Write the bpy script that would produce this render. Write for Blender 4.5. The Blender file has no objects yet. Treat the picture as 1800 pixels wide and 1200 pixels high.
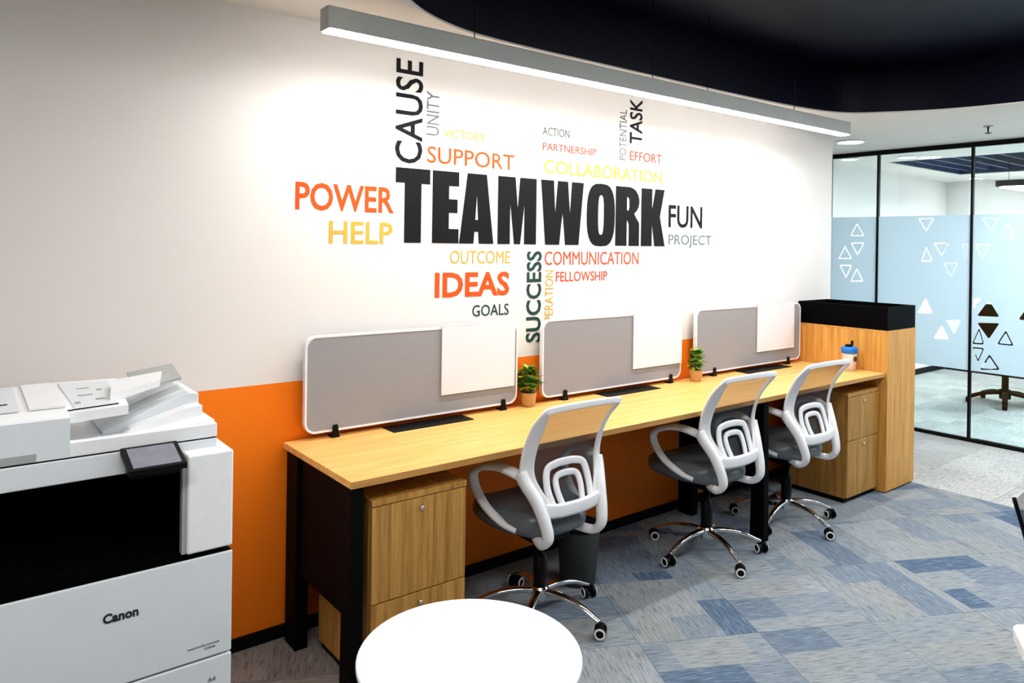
import bpy, bmesh, math, random
from mathutils import Vector, Matrix
random.seed(7)
S = bpy.context.scene
COL = S.collection
PI = math.pi

# ------------------------------------------------------------------ camera
cam_d = bpy.data.cameras.new('camera')
cam = bpy.data.objects.new('camera', cam_d); COL.objects.link(cam); S.camera = cam
YAW, PITCH, ROLL, CAMH = .6661, .0036, -.0145, 1.5191
cy_, sy_ = math.cos(YAW), math.sin(YAW)
R0 = Vector((cy_, -sy_, 0)); U0 = Vector((sy_*math.sin(PITCH), cy_*math.sin(PITCH), math.cos(PITCH)))
FW = Vector((sy_*math.cos(PITCH), cy_*math.cos(PITCH), -math.sin(PITCH)))
RV = R0*math.cos(ROLL) - U0*math.sin(ROLL); UV = U0*math.cos(ROLL) + R0*math.sin(ROLL)
mw = Matrix((RV, UV, -FW)).transposed().to_4x4(); mw.translation = Vector((0, 0, CAMH))
cam.matrix_world = mw
cam_d.sensor_width = 36; cam_d.lens = 1292.634/1800*36
cam_d.shift_x = -.0013; cam_d.shift_y = -(600-433.48)/1800
cam_d.clip_start = .02; cam_d.clip_end = 60

# ------------------------------------------------------------------ world, lights, exposure
W = bpy.data.worlds.new('world'); S.world = W; W.use_nodes = True
W.node_tree.nodes['Background'].inputs[0].default_value = (.75, .85, 1, 1)
W.node_tree.nodes['Background'].inputs[1].default_value = .04
S.view_settings.view_transform = 'Standard'; S.view_settings.look = 'None'
S.view_settings.exposure = 0.3; S.view_settings.gamma = 1; S.view_settings.use_curve_mapping = False

def area(name, loc, size, power, col, rot=(0, 0, 0)):
    l = bpy.data.lights.new(name, 'AREA'); l.shape = 'RECTANGLE'; l.size, l.size_y = size
    l.energy = power; l.color = col
    o = bpy.data.objects.new(name, l); COL.objects.link(o); o.location = loc; o.rotation_euler = rot
    return o
# added fill lamps, out of view, over office, corridor and meeting room
area('office_fill_light', (1.9, 1.1, 2.66), (1.4, .25), 9, (1, .97, .93))
area('office_fill_light', (3.9, .8, 2.66), (1.5, .25), 36, (.97, .98, 1))
area('office_fill_light', (.0, .75, 2.34), (1.4, .3), 27, (1, .97, .95))
area('office_fill_light', (1.7, .3, 2.5), (2.0, .3), 9, (1, .98, .96))
area('corridor_fill_light', (5.85, 1.1, 2.33), (.5, 1.4), 38, (.95, .98, 1))
area('meeting_room_fill_light', (8.7, .2, 2.36), (1.6, 2.4), 165, (.86, .95, 1))
area('meeting_room_fill_light', (7.0, .2, 2.36), (.4, 1.8), 80, (.84, .94, 1))  # added to light the frosted film from behind

# ------------------------------------------------------------------ materials
def s2l(c):
    return tuple(((v/255)/12.92 if v/255 <= .04045 else (((v/255)+.055)/1.055)**2.4) for v in c) + (1,)
def mat(name, rgb, rough=.5, metal=0, spec=.5, emit=None, es=0, noise=0, nscale=30, bump=0):
    m = bpy.data.materials.new(name); m.use_nodes = True
    nt = m.node_tree; b = nt.nodes['Principled BSDF']
    b.inputs['Base Color'].default_value = s2l(rgb); b.inputs['Roughness'].default_value = rough
    b.inputs['Metallic'].default_value = metal; b.inputs['Specular IOR Level'].default_value = spec
    if emit:
        b.inputs['Emission Color'].default_value = s2l(emit); b.inputs['Emission Strength'].default_value = es
    tc = nt.nodes.new('ShaderNodeTexCoord')
    n = nt.nodes.new('ShaderNodeTexNoise'); n.inputs['Scale'].default_value = nscale; n.inputs['Detail'].default_value = 4
    nt.links.new(tc.outputs['Object'], n.inputs['Vector'])
    if noise:
        r = nt.nodes.new('ShaderNodeValToRGB')
        c = s2l(rgb)
        r.color_ramp.elements[0].color = tuple(v*(1-noise) for v in c[:3])+(1,)
        r.color_ramp.elements[1].color = tuple(min(1, v*(1+noise)) for v in c[:3])+(1,)
        r.color_ramp.elements[0].position = .3; r.color_ramp.elements[1].position = .7
        nt.links.new(n.outputs['Fac'], r.inputs['Fac']); nt.links.new(r.outputs['Color'], b.inputs['Base Color'])
    if bump:
        bp = nt.nodes.new('ShaderNodeBump'); bp.inputs['Strength'].default_value = bump; bp.inputs['Distance'].default_value = .002
        nt.links.new(n.outputs['Fac'], bp.inputs['Height']); nt.links.new(bp.outputs['Normal'], b.inputs['Normal'])
    return m

def wood(name, dark, light, axis='X', rough=.42, scale=1.0, spec=.35):
    """oak laminate: long fibres along the given axis"""
    m = bpy.data.materials.new(name); m.use_nodes = True
    nt = m.node_tree; b = nt.nodes['Principled BSDF']; L = nt.links.new
    tc = nt.nodes.new('ShaderNodeTexCoord'); mp = nt.nodes.new('ShaderNodeMapping')
    oi = nt.nodes.new('ShaderNodeObjectInfo')
    va = nt.nodes.new('ShaderNodeVectorMath'); va.operation = 'ADD'
    sc = {'X': (1.2, 26, 26), 'Y': (26, 1.2, 26), 'Z': (26, 26, 1.2)}[axis]
    mp.inputs['Scale'].default_value = tuple(v*scale for v in sc)
    L(tc.outputs['Object'], va.inputs[0]); L(oi.outputs['Random'], va.inputs[1]); L(va.outputs[0], mp.inputs['Vector'])
    n = nt.nodes.new('ShaderNodeTexNoise'); n.inputs['Scale'].default_value = 1.6; n.inputs['Detail'].default_value = 6
    n.inputs['Distortion'].default_value = .6
    L(mp.outputs[0], n.inputs['Vector'])
    n2 = nt.nodes.new('ShaderNodeTexNoise'); n2.inputs['Scale'].default_value = 7; n2.inputs['Detail'].default_value = 3
    L(mp.outputs[0], n2.inputs['Vector'])
    mx = nt.nodes.new('ShaderNodeMath'); mx.operation = 'MULTIPLY_ADD'; mx.inputs[1].default_value = .35
    L(n2.outputs['Fac'], mx.inputs[0]); 
    ml = nt.nodes.new('ShaderNodeMath'); ml.operation = 'MULTIPLY'; ml.inputs[1].default_value = .65
    L(n.outputs['Fac'], ml.inputs[0]); L(ml.outputs[0], mx.inputs[2])
    r = nt.nodes.new('ShaderNodeValToRGB'); r.color_ramp.elements[0].color = s2l(dark); r.color_ramp.elements[1].color = s2l(light)
    r.color_ramp.elements[0].position = .36; r.color_ramp.elements[1].position = .62
    L(mx.outputs[0], r.inputs['Fac']); L(r.outputs['Color'], b.inputs['Base Color'])
    b.inputs['Roughness'].default_value = rough; b.inputs['Specular IOR Level'].default_value = spec
    return m

M = {}
M['paint'] = mat('white_wall_paint', (229, 223, 218), .6, spec=.25, noise=.02, nscale=3)
M['room'] = mat('room_wall_paint', (226, 222, 218), .7)
M['wallf'] = mat('unseen_wall_grey', (120, 122, 126), .7)  # mid grey chosen to cut bounce light from the unseen walls
M['ceil'] = mat('ceiling_paint', (226, 222, 214), .7, noise=.02, nscale=4)
M['navy'] = mat('navy_ceiling_paint', (2, 3, 24), .5, spec=.15, noise=.15, nscale=2)
M['black'] = mat('black_powder_coat', (5, 4, 4), .6, spec=.06, noise=.1)
M['blackp'] = mat('black_plastic', (5, 5, 6), .5, spec=.15, noise=.1)
M['coal'] = mat('deep_black_plastic', (2, 2, 3), .6, spec=.04)
M['trim'] = mat('black_trim', (5, 6, 7), .5, spec=.15)
M['white'] = mat('white_plastic', (238, 238, 240), .32, noise=.01)
M['ttop'] = mat('white_laminate', (250, 250, 250), .35, noise=.01)
M['chrome'] = mat('chrome', (225, 225, 225), .12, metal=1)
M['alu'] = mat('grey_aluminium', (176, 178, 172), .6, metal=0, noise=.04, nscale=8)
M['printer'] = mat('printer_shell', (219, 225, 229), .42, noise=.015, nscale=12)
M['printerw'] = mat('printer_white', (236, 238, 240), .42, noise=.015)
M['cavity'] = mat('printer_cavity', (2, 2, 2), .7, spec=.04)
M['greyp'] = mat('grey_printer_part', (165, 168, 165), .5, noise=.05)
M['screen'] = mat('panel_screen', (120, 122, 135), .2, noise=.1, nscale=25)
M['fabric'] = mat('grey_screen_fabric', (150, 149, 153), .9, spec=.1, noise=.05, nscale=260, bump=.3)
M['board'] = mat('white_pin_board', (230, 229, 236), .5, noise=.01)
M['seat'] = mat('grey_seat_leather', (92, 98, 102), .34, spec=.5, noise=.15, nscale=9, bump=.2)
M['pot'] = mat('tan_clay_pot', (200, 152, 94), .8, noise=.12, nscale=40)
M['soil'] = mat('soil', (50, 34, 22), 1, noise=.3)
M['bin'] = mat('dark_grey_bin', (52, 56, 54), .5, noise=.1)
M['blue'] = mat('blue_lid', (20, 120, 215), .35, noise=.05)
M['cup'] = mat('frosted_cup', (214, 196, 176), .4, noise=.03)
M['desk'] = wood('desk_oak', (220, 162, 84), (242, 192, 116), 'X', .4)
M['edge'] = wood('desk_edge_oak', (176, 124, 62), (200, 148, 80), 'X', .5)
M['oak'] = wood('cabinet_oak', (150, 102, 40), (196, 146, 72), 'Z', .45)
M['oakl'] = wood('planter_oak', (194, 134, 56), (228, 170, 84), 'Z', .45)
M['slat'] = mat('navy_slat', (14, 44, 84), .5, noise=.2)

m = M['emit'] = bpy.data.materials.new('light_diffuser'); m.use_nodes = True
b = m.node_tree.nodes['Principled BSDF']; b.inputs['Base Color'].default_value = (1, 1, 1, 1)
b.inputs['Emission Color'].default_value = (1, .975, .935, 1); b.inputs['Emission Strength'].default_value = 60
m = M['emitc'] = bpy.data.materials.new('spot_diffuser'); m.use_nodes = True
b = m.node_tree.nodes['Principled BSDF']
b.inputs['Emission Color'].default_value = (.95, .98, 1, 1); b.inputs['Emission Strength'].default_value = 45

# painted wall: orange below, white above a sharp paint line at 0.976 m
m = M['wall'] = mat('two_tone_wall_paint', (229, 223, 218), .6, spec=.25)
nt = m.node_tree; L = nt.links.new; b = nt.nodes['Principled BSDF']
ge = nt.nodes.new('ShaderNodeNewGeometry'); sx = nt.nodes.new('ShaderNodeSeparateXYZ'); L(ge.outputs['Position'], sx.inputs[0])
gt = nt.nodes.new('ShaderNodeMath'); gt.operation = 'GREATER_THAN'; gt.inputs[1].default_value = .976; L(sx.outputs['Z'], gt.inputs[0])
mx = nt.nodes.new('ShaderNodeMix'); mx.data_type = 'RGBA'
mx.inputs[6].default_value = s2l((250, 124, 12)); mx.inputs[7].default_value = s2l((231, 226, 222))
L(gt.outputs[0], mx.inputs[0]); L(mx.outputs[2], b.inputs['Base Color'])

def thin(name, col, trans_col, fac, rough=.9, bsdf='ShaderNodeBsdfDiffuse'):
    m = bpy.data.materials.new(name); m.use_nodes = True; nt = m.node_tree; nt.nodes.clear(); L = nt.links.new
    o = nt.nodes.new('ShaderNodeOutputMaterial'); t = nt.nodes.new('ShaderNodeBsdfTransparent'); t.inputs[0].default_value = s2l(trans_col)
    d = nt.nodes.new(bsdf); d.inputs[0].default_value = s2l(col)
    mx = nt.nodes.new('ShaderNodeMixShader'); mx.inputs[0].default_value = fac
    L(t.outputs[0], mx.inputs[1]); L(d.outputs[0], mx.inputs[2]); L(mx.outputs[0], o.inputs[0])
    return m, nt, mx, d
M['mesh'], nt, mx, d = thin('grey_back_mesh', (70, 76, 80), (255, 255, 255), .5)
# fine weave of the mesh
wv = nt.nodes.new('ShaderNodeTexWave'); wv.inputs['Scale'].default_value = 120; tc = nt.nodes.new('ShaderNodeTexCoord')
wv.wave_type = 'BANDS'; wv.bands_direction = 'Z'
nt.links.new(tc.outputs['Object'], wv.inputs['Vector'])
mr = nt.nodes.new('ShaderNodeMapRange'); mr.inputs[3].default_value = .46; mr.inputs[4].default_value = .74
nt.links.new(wv.outputs['Fac'], mr.inputs[0]); nt.links.new(mr.outputs[0], mx.inputs[0])
M['glass'], nt, mx, d = thin('clear_glass', (230, 245, 250), (238, 245, 246), .07, bsdf='ShaderNodeBsdfGlossy'); d.inputs[1].default_value = .02
fr = nt.nodes.new('ShaderNodeFresnel'); fr.inputs[0].default_value = 1.45
nt.links.new(fr.outputs[0], mx.inputs[0])
# frosted film: scatters light both ways
m = M['film'] = bpy.data.materials.new('frosted_film'); m.use_nodes = True; nt = m.node_tree; nt.nodes.clear(); L = nt.links.new
o = nt.nodes.new('ShaderNodeOutputMaterial'); d = nt.nodes.new('ShaderNodeBsdfDiffuse'); t = nt.nodes.new('ShaderNodeBsdfTranslucent')
d.inputs[0].default_value = s2l((226, 238, 243)); t.inputs[0].default_value = s2l((226, 240, 248))
mx = nt.nodes.new('ShaderNodeMixShader'); mx.inputs[0].default_value = .55
L(d.outputs[0], mx.inputs[1]); L(t.outputs[0], mx.inputs[2]); L(mx.outputs[0], o.inputs[0])

def carpet(name, cols, streak_dark, streak_light, bx=.36, by=.14, contrast=1.0):
    """carpet tile print: random blocks of tone with short brushed streaks; varies per tile"""
    m = bpy.data.materials.new(name); m.use_nodes = True; nt = m.node_tree; L = nt.links.new
    b = nt.nodes['Principled BSDF']; b.inputs['Roughness'].default_value = .95; b.inputs['Specular IOR Level'].default_value = .1
    tc = nt.nodes.new('ShaderNodeTexCoord'); oi = nt.nodes.new('ShaderNodeObjectInfo')
    sc = nt.nodes.new('ShaderNodeVectorMath'); sc.operation = 'SCALE'; sc.inputs['Scale'].default_value = 37.0
    cb = nt.nodes.new('ShaderNodeCombineXYZ')
    for i in (0, 1): L(oi.outputs['Random'], cb.inputs[i])
    L(cb.outputs[0], sc.inputs[0])
    ad = nt.nodes.new('ShaderNodeVectorMath'); L(tc.outputs['Object'], ad.inputs[0]); L(sc.outputs[0], ad.inputs[1])
    br = nt.nodes.new('ShaderNodeTexBrick'); br.offset = .37; br.squash = .6; br.squash_frequency = 3
    br.inputs['Scale'].default_value = 1; br.inputs['Mortar Size'].default_value = 0
    br.inputs['Brick Width'].default_value = bx; br.inputs['Row Height'].default_value = by
    br.inputs['Color1'].default_value = (0, 0, 0, 1); br.inputs['Color2'].default_value = (1, 1, 1, 1); br.inputs['Bias'].default_value = 0
    L(ad.outputs[0], br.inputs['Vector'])
    mp = nt.nodes.new('ShaderNodeMapping'); mp.inputs['Scale'].default_value = (9, 105, 1); L(ad.outputs[0], mp.inputs['Vector'])
    n = nt.nodes.new('ShaderNodeTexNoise'); n.inputs['Scale'].default_value = 1.5; n.inputs['Detail'].default_value = 4; n.inputs['Roughness'].default_value = .6
    L(mp.outputs[0], n.inputs['Vector'])
    big = nt.nodes.new('ShaderNodeTexNoise'); big.inputs['Scale'].default_value = 3.2; L(ad.outputs[0], big.inputs['Vector'])
    # block tone = brick random + a little per-tile random
    m1 = nt.nodes.new('ShaderNodeMath'); m1.operation = 'MULTIPLY_ADD'; m1.inputs[1].default_value = .72; m1.inputs[2].default_value = .0
    L(br.outputs['Color'], m1.inputs[0])
    m2 = nt.nodes.new('ShaderNodeMath'); m2.operation = 'MULTIPLY_ADD'; m2.inputs[1].default_value = .28; L(oi.outputs['Random'], m2.inputs[0]); L(m1.outputs[0], m2.inputs[2])
    r = nt.nodes.new('ShaderNodeValToRGB'); r.color_ramp.interpolation = 'LINEAR'
    els = r.color_ramp.elements
    els[0].color = s2l(cols[0]); els[0].position = .0; els[1].color = s2l(cols[-1]); els[1].position = 1
    for i, c in enumerate(cols[1:-1]):
        e = els.new((i+1)/(len(cols)-1)); e.color = s2l(c)
    L(m2.outputs[0], r.inputs['Fac'])
    # streaks
    sd = nt.nodes.new('ShaderNodeValToRGB'); sd.color_ramp.elements[0].position = .36; sd.color_ramp.elements[1].position = .47
    sd.color_ramp.elements[0].color = (.62*contrast, .62*contrast, .62*contrast, 1); sd.color_ramp.elements[1].color = (0, 0, 0, 1)
    L(n.outputs['Fac'], sd.inputs['Fac'])
    x1 = nt.nodes.new('ShaderNodeMix'); x1.data_type = 'RGBA'; L(sd.outputs['Color'], x1.inputs[0]); L(r.outputs['Color'], x1.inputs[6]); x1.inputs[7].default_value = s2l(streak_dark)
    sl = nt.nodes.new('ShaderNodeValToRGB'); sl.color_ramp.elements[0].position = .54; sl.color_ramp.elements[1].position = .68
    sl.color_ramp.elements[0].color = (0, 0, 0, 1); sl.color_ramp.elements[1].color = (.6, .6, .6, 1)
    L(n.outputs['Fac'], sl.inputs['Fac'])
    x2 = nt.nodes.new('ShaderNodeMix'); x2.data_type = 'RGBA'; L(sl.outputs['Color'], x2.inputs[0]); L(x1.outputs[2], x2.inputs[6]); x2.inputs[7].default_value = s2l(streak_light)
    L(x2.outputs[2], b.inputs['Base Color'])
    bp = nt.nodes.new('ShaderNodeBump'); bp.inputs['Strength'].default_value = .35; bp.inputs['Distance'].default_value = .003
    fn = nt.nodes.new('ShaderNodeTexNoise'); fn.inputs['Scale'].default_value = 300; L(tc.outputs['Object'], fn.inputs['Vector'])
    L(fn.outputs['Fac'], bp.inputs['Height']); L(bp.outputs['Normal'], b.inputs['Normal'])
    return m
M['carpet'] = carpet('blue_grey_carpet', [(62, 82, 110), (82, 101, 124), (108, 121, 136), (124, 134, 144), (134, 142, 148), (140, 143, 144), (142, 148, 154), (154, 158, 160)], (70, 80, 94), (164, 170, 172), .5, .17)
M['carpetb'] = carpet('warm_lit_carpet', [(118, 112, 108), (134, 127, 122), (146, 140, 134)], (72, 66, 64), (160, 152, 146), .5, .25, 1.2)  # same carpet; warm reflected light is put into its brown tone
M['carpetp'] = carpet('pale_grey_carpet', [(160, 161, 160), (176, 176, 174), (188, 187, 185)], (118, 118, 118), (204, 204, 202), .5, .25, 1.2)
M['carpetg'] = carpet('green_grey_carpet', [(138, 142, 140), (160, 164, 161), (176, 179, 175)], (104, 108, 106), (190, 193, 190), .5, .25, 1.0)

# ------------------------------------------------------------------ helpers
def link(name, me, mt=None, parent=None, smooth=False):
    if mt is not None:
        me.materials.clear(); me.materials.append(mt)
    if smooth:
        for p in me.polygons: p.use_smooth = True
    o = bpy.data.objects.new(name, me); COL.objects.link(o)
    if parent is not None: o.parent = parent
    return o
def obj(name, bm, mt, parent=None, smooth=False, auto=None):
    bmesh.ops.recalc_face_normals(bm, faces=bm.faces)
    me = bpy.data.meshes.new(name); bm.to_mesh(me); bm.free()
    o = link(name, me, mt, parent, smooth)
    if auto is not None:
        for p in me.polygons: p.use_smooth = True
        bm2 = bmesh.new(); bm2.from_mesh(me)
        for e in bm2.edges:
            if len(e.link_faces) == 2 and e.calc_face_angle(0) > math.radians(auto): e.smooth = False
        bm2.to_mesh(me); bm2.free()
    return o
def box(x0, x1, y0, y1, z0, z1, bev=.002, bm=None, segs=2):
    t = bmesh.new(); bmesh.ops.create_cube(t, size=1)
    bmesh.ops.scale(t, vec=(x1-x0, y1-y0, z1-z0), verts=t.verts)
    bmesh.ops.translate(t, vec=((x0+x1)/2, (y0+y1)/2, (z0+z1)/2), verts=t.verts)
    if bev: bmesh.ops.bevel(t, geom=t.edges[:], offset=bev, segments=segs, affect='EDGES', profile=.5)
    if bm is None: return t
    return merge(bm, t)
def merge(bm, t):
    me = bpy.data.meshes.new('tmp'); t.to_mesh(me); t.free(); bm.from_mesh(me); bpy.data.meshes.remove(me); return bm
def prism(pts, z0, z1, bev=0, axis='Z', bm=None):
    """extrude a polygon; axis Z: pts are (x,y); axis X: pts are (y,z); axis Y: pts are (x,z)"""
    t = bmesh.new()
    def P(a, c, h): return {'Z': (a, c, h), 'X': (h, a, c), 'Y': (a, h, c)}[axis]
    lo = [t.verts.new(P(a, c, z0)) for a, c in pts]; hi = [t.verts.new(P(a, c, z1)) for a, c in pts]
    t.faces.new(lo); t.faces.new(hi[::-1]); n = len(pts)
    for i in range(n): t.faces.new((lo[i], lo[(i+1) % n], hi[(i+1) % n], hi[i]))
    bmesh.ops.recalc_face_normals(t, faces=t.faces)
    if bev:
        ed = [e for e in t.edges if len(e.link_faces) == 2 and e.calc_face_angle(0) > .6]
        bmesh.ops.bevel(t, geom=ed, offset=bev, segments=2, affect='EDGES', profile=.5)
    return t if bm is None else merge(bm, t)
def rrect(x0, x1, y0, y1, r, n=6):
    out = []
    for cx, cy, a0 in ((x1-r, y1-r, 0), (x0+r, y1-r, 90), (x0+r, y0+r, 180), (x1-r, y0+r, 270)):
        for k in range(n+1):
            a = math.radians(a0+90*k/n); out.append((cx+r*math.cos(a), cy+r*math.sin(a)))
    return out
def lathe(prof, n=32, loc=(0, 0, 0), bm=None):
    t = bmesh.new(); rings = []
    for r, z in prof:
        if r < 1e-6: rings.append([t.verts.new((loc[0], loc[1], loc[2]+z))])
        else: rings.append([t.verts.new((loc[0]+r*math.cos(2*PI*i/n), loc[1]+r*math.sin(2*PI*i/n), loc[2]+z)) for i in range(n)])
    for a, c in zip(rings, rings[1:]):
        for i in range(n):
            q = []
            for v in ([a[0]] if len(a) == 1 else [a[i], a[(i+1) % n]]) + ([c[0]] if len(c) == 1 else [c[(i+1) % n], c[i]]):
                if v not in q: q.append(v)
            if len(q) > 2: t.faces.new(q)
    return t if bm is None else merge(bm, t)
def catmull(P, n=6, closed=False):
    P = [Vector(p) for p in P]; out = []
    N = len(P); rng = range(N) if closed else range(N-1)
    for i in rng:
        if closed: a, b_, c, d_ = P[(i-1) % N], P[i], P[(i+1) % N], P[(i+2) % N]
        else: a, b_, c, d_ = P[max(i-1, 0)], P[i], P[i+1], P[min(i+2, N-1)]
        for k in range(n):
            t = k/n
            out.append(.5*((2*b_)+(c-a)*t+(2*a-5*b_+4*c-d_)*t*t+(3*b_-a-3*c+d_)*t**3))
    if not closed: out.append(P[-1])
    return out
def sweep(path, w, h, side=(1, 0, 0), n=10, closed=False, bm=None, power=3.2):
    """superelliptic bar along a path; w = size along `side`, h = size across; w/h may be lists"""
    t = bmesh.new(); rings = []; N = len(path); sd0 = side
    for i, p in enumerate(path):
        if closed: tg = path[(i+1) % N]-path[i-1]
        else: tg = path[min(i+1, N-1)]-path[max(i-1, 0)]
        tg.normalize(); sd = Vector(sd0(i/max(1, N-1)) if callable(sd0) else sd0).normalized(); s_ = (sd - tg*sd.dot(tg))
        s_ = s_.normalized() if s_.length > 1e-4 else tg.orthogonal().normalized()
        u = tg.cross(s_).normalized()
        f = i/max(1, N-1)
        ww = w(f) if callable(w) else w; hh = h(f) if callable(h) else h
        ring = []
        for k in range(n):
            a = 2*PI*(k+.5)/n; ca, sa = math.cos(a), math.sin(a)
            ring.append(t.verts.new(p + s_*(ww/2*math.copysign(abs(ca)**(2/power), ca)) + u*(hh/2*math.copysign(abs(sa)**(2/power), sa))))
        rings.append(ring)
    rr = rings+[rings[0]] if closed else rings
    for a, c in zip(rr, rr[1:]):
        for k in range(n): t.faces.new((a[k], a[(k+1) % n], c[(k+1) % n], c[k]))
    if not closed: t.faces.new(rings[0][::-1]); t.faces.new(rings[-1])
    return t if bm is None else merge(bm, t)
def tube(path, r, n=10, bm=None): return sweep(path, 2*r, 2*r, (.13, .21, .95), n, bm=bm, power=2)
def fill(splines, ext, mtx=None):
    """closed 2D outlines filled with the even-odd rule and extruded to real thickness -> mesh"""
    cu = bpy.data.curves.new('tmp', 'CURVE'); cu.dimensions = '2D'; cu.fill_mode = 'BOTH'; cu.extrude = ext
    for pts in splines:
        sp = cu.splines.new('POLY'); sp.points.add(len(pts)-1); sp.use_cyclic_u = True
        for q, (a, c) in zip(sp.points, pts): q.co = (a, c, 0, 1)
    o = bpy.data.objects.new('tmp', cu); COL.objects.link(o)
    dg = bpy.context.evaluated_depsgraph_get(); me = bpy.data.meshes.new_from_object(o.evaluated_get(dg))
    bpy.data.objects.remove(o); bpy.data.curves.remove(cu)
    if mtx: me.transform(mtx)
    return me
def text_mesh(body, bold, ext=.0006, spacing=1.0):
    cu = bpy.data.curves.new('tmp', 'FONT'); cu.body = body; cu.extrude = ext; cu.offset = bold; cu.size = 1; cu.space_character = spacing
    cu.resolution_u = 3
    o = bpy.data.objects.new('tmp', cu); COL.objects.link(o)
    dg = bpy.context.evaluated_depsgraph_get(); me = bpy.data.meshes.new_from_object(o.evaluated_get(dg))
    bpy.data.objects.remove(o); bpy.data.curves.remove(cu)
    return me
def thing(name, label, cat, loc=(0, 0, 0), rz=0, group=None):
    o = bpy.data.objects.new(name, None); COL.objects.link(o); o.empty_display_size = .1
    o.location = loc; o.rotation_euler = (0, 0, rz); o['label'] = label; o['category'] = cat
    if group: o['group'] = group
    return o
def tag(o, label, cat, group=None):
    o['label'] = label; o['category'] = cat
    if group: o['group'] = group
    return o
def struct(name, bm, mt, parent=None):
    o = obj(name, bm, mt, parent)
    if parent is None: o['kind'] = 'structure'
    return o
def dup(root, loc, rz, label):
    r = root.copy(); COL.objects.link(r); r.location = loc; r.rotation_euler = (0, 0, rz); r['label'] = label
    for ch in list(root.children):
        c = ch.copy(); COL.objects.link(c); c.parent = r
        for g in list(ch.children):
            d_ = g.copy(); COL.objects.link(d_); d_.parent = c
    return r

# ------------------------------------------------------------------ room shell
D = 2.7577; XG = 6.493; CZ = 2.382
struct('wall_back', box(-1.6, 5.085, D, 2.90, 0, 2.70, 0), M['wall'])
struct('wall_corridor', box(5.085, XG+.05, 3.56, 3.68, 0, CZ, 0), M['room'])
struct('wall_left', box(-1.72, -1.6, -2.7, 2.9, 0, 2.70, 0), M['wallf'])
struct('wall_front', box(-1.72, XG+.05, -2.82, -2.7, 0, 2.70, 0), M['wallf'])
struct('baseboard_back', box(.3, 5.085, D-.014, D, .0, .048, .002), M['trim'])

# ceiling with a rounded opening that shows the navy upper ceiling
open_pts = []
ctrl = [(1.0, 1.2), (1.12, 2.05), (1.344, 2.319), (1.62, 2.465), (1.95, 2.515), (2.584, 2.518), (3.4, 2.515), (4.135, 2.485), (4.532, 2.40), (4.72, 2.20), (4.875, 1.92), (4.955, 1.534), (5.0, .8), (5.0, -1.2), (4.7, -2.0), (1.4, -2.0), (1.0, -1.5)]
open_pts = [(v.x, v.y) for v in catmull([(a, c, 0) for a, c in ctrl], 8, True)]
me = fill([[(-1.72, -2.8), (XG+.02, -2.8), (XG+.02, 3.68), (-1.72, 3.68)], open_pts], .004, Matrix.Translation((0, 0, CZ+.004)))
ceil = link('ceiling', me, M['ceil']); ceil['kind'] = 'structure'
t = bmesh.new(); n = len(open_pts)
lo = [t.verts.new((a, c, CZ+.009)) for a, c in open_pts]; hi = [t.verts.new((a, c, 2.70)) for a, c in open_pts]
for i in range(n): t.faces.new((lo[i], lo[(i+1) % n], hi[(i+1) % n], hi[i]))
o = obj('ceiling_fascia', t, M['navy'], ceil)
o = obj('upper_ceiling', box(-1.7, XG, -2.8, 3.68, 2.70, 2.74, 0), M['navy'], ceil)

# floor: base slab and separate carpet tiles
fl = struct('floor', box(-1.72, 10.4, -2.82, 4.2, -.08, -.006, 0), M['carpetg'])
def clip(poly, rects):
    x0, x1, y0, y1 = rects
    for ax, lim, sgn in ((0, x0, 1), (0, x1, -1), (1, y0, 1), (1, y1, -1)):
        out = []
        for i in range(len(poly)):
            a, c = poly[i-1], poly[i]
            ia, ic = sgn*(a[ax]-lim) >= -1e-9, sgn*(c[ax]-lim) >= -1e-9
            if ia != ic:
                f = (lim-a[ax])/(c[ax]-a[ax]); out.append((a[0]+f*(c[0]-a[0]), a[1]+f*(c[1]-a[1])))
            if ic: out.append(c)
        poly = out
        if len(poly) < 3: return None
    return poly
def parea(p): return abs(sum(p[i-1][0]*p[i][1]-p[i][0]*p[i-1][1] for i in range(len(p))))/2
rt = random.Random(11); full = {}
def tiles(rect, size, ang, mt_fn, name='carpet_tile', origin=(0, 0)):
    ca, sa = math.cos(ang), math.sin(ang); R_ = 18
    for i in range(-R_, R_):
        for j in range(-R_, R_):
            u, v = (i+.5)*size, (j+.5)*size
            cx, cy = origin[0]+u*ca-v*sa, origin[1]+u*sa+v*ca
            if not (rect[0]-.6 < cx < rect[1]+.6 and rect[2]-.6 < cy < rect[3]+.6): continue
            h = size/2-.0008
            turn = rt.randrange(4)*PI/2
            loc = [(-h, -h), (h, -h), (h, h), (-h, h)]
            A = ang+turn; c2, s2 = math.cos(A), math.sin(A)
            wpoly = [(cx+a*c2-c*s2, cy+a*s2+c*c2) for a, c in loc]
            cp = clip(wpoly, rect)
            if not cp or parea(cp) < .004: continue
            mt_ = mt_fn(cx, cy); whole = abs(parea(cp)-4*h*h) < 1e-6
            key = (mt_.name, size)
            if whole and key in full: me_ = full[key]
            else:
                lp = [((x-cx)*c2+(y-cy)*s2, -(x-cx)*s2+(y-cy)*c2) for x, y in (cp if not whole else wpoly)]
                bm_ = prism(lp, -.006, 0, 0); bmesh.ops.recalc_face_normals(bm_, faces=bm_.faces)
                me_ = bpy.data.meshes.new(name); bm_.to_mesh(me_); bm_.free(); me_.materials.append(mt_)
                if whole: full[key] = me_
            o = bpy.data.objects.new(name, me_); COL.objects.link(o); o.parent = fl
            o.location = (cx, cy, 0); o.rotation_euler = (0, 0, A)
tiles((-.3, 5.04, -.3, D), .5, math.radians(-27), lambda x, y: M['carpetb'] if x < 1.35 and y > 1.6 else M['carpet'], origin=(.1, .12))
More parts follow.
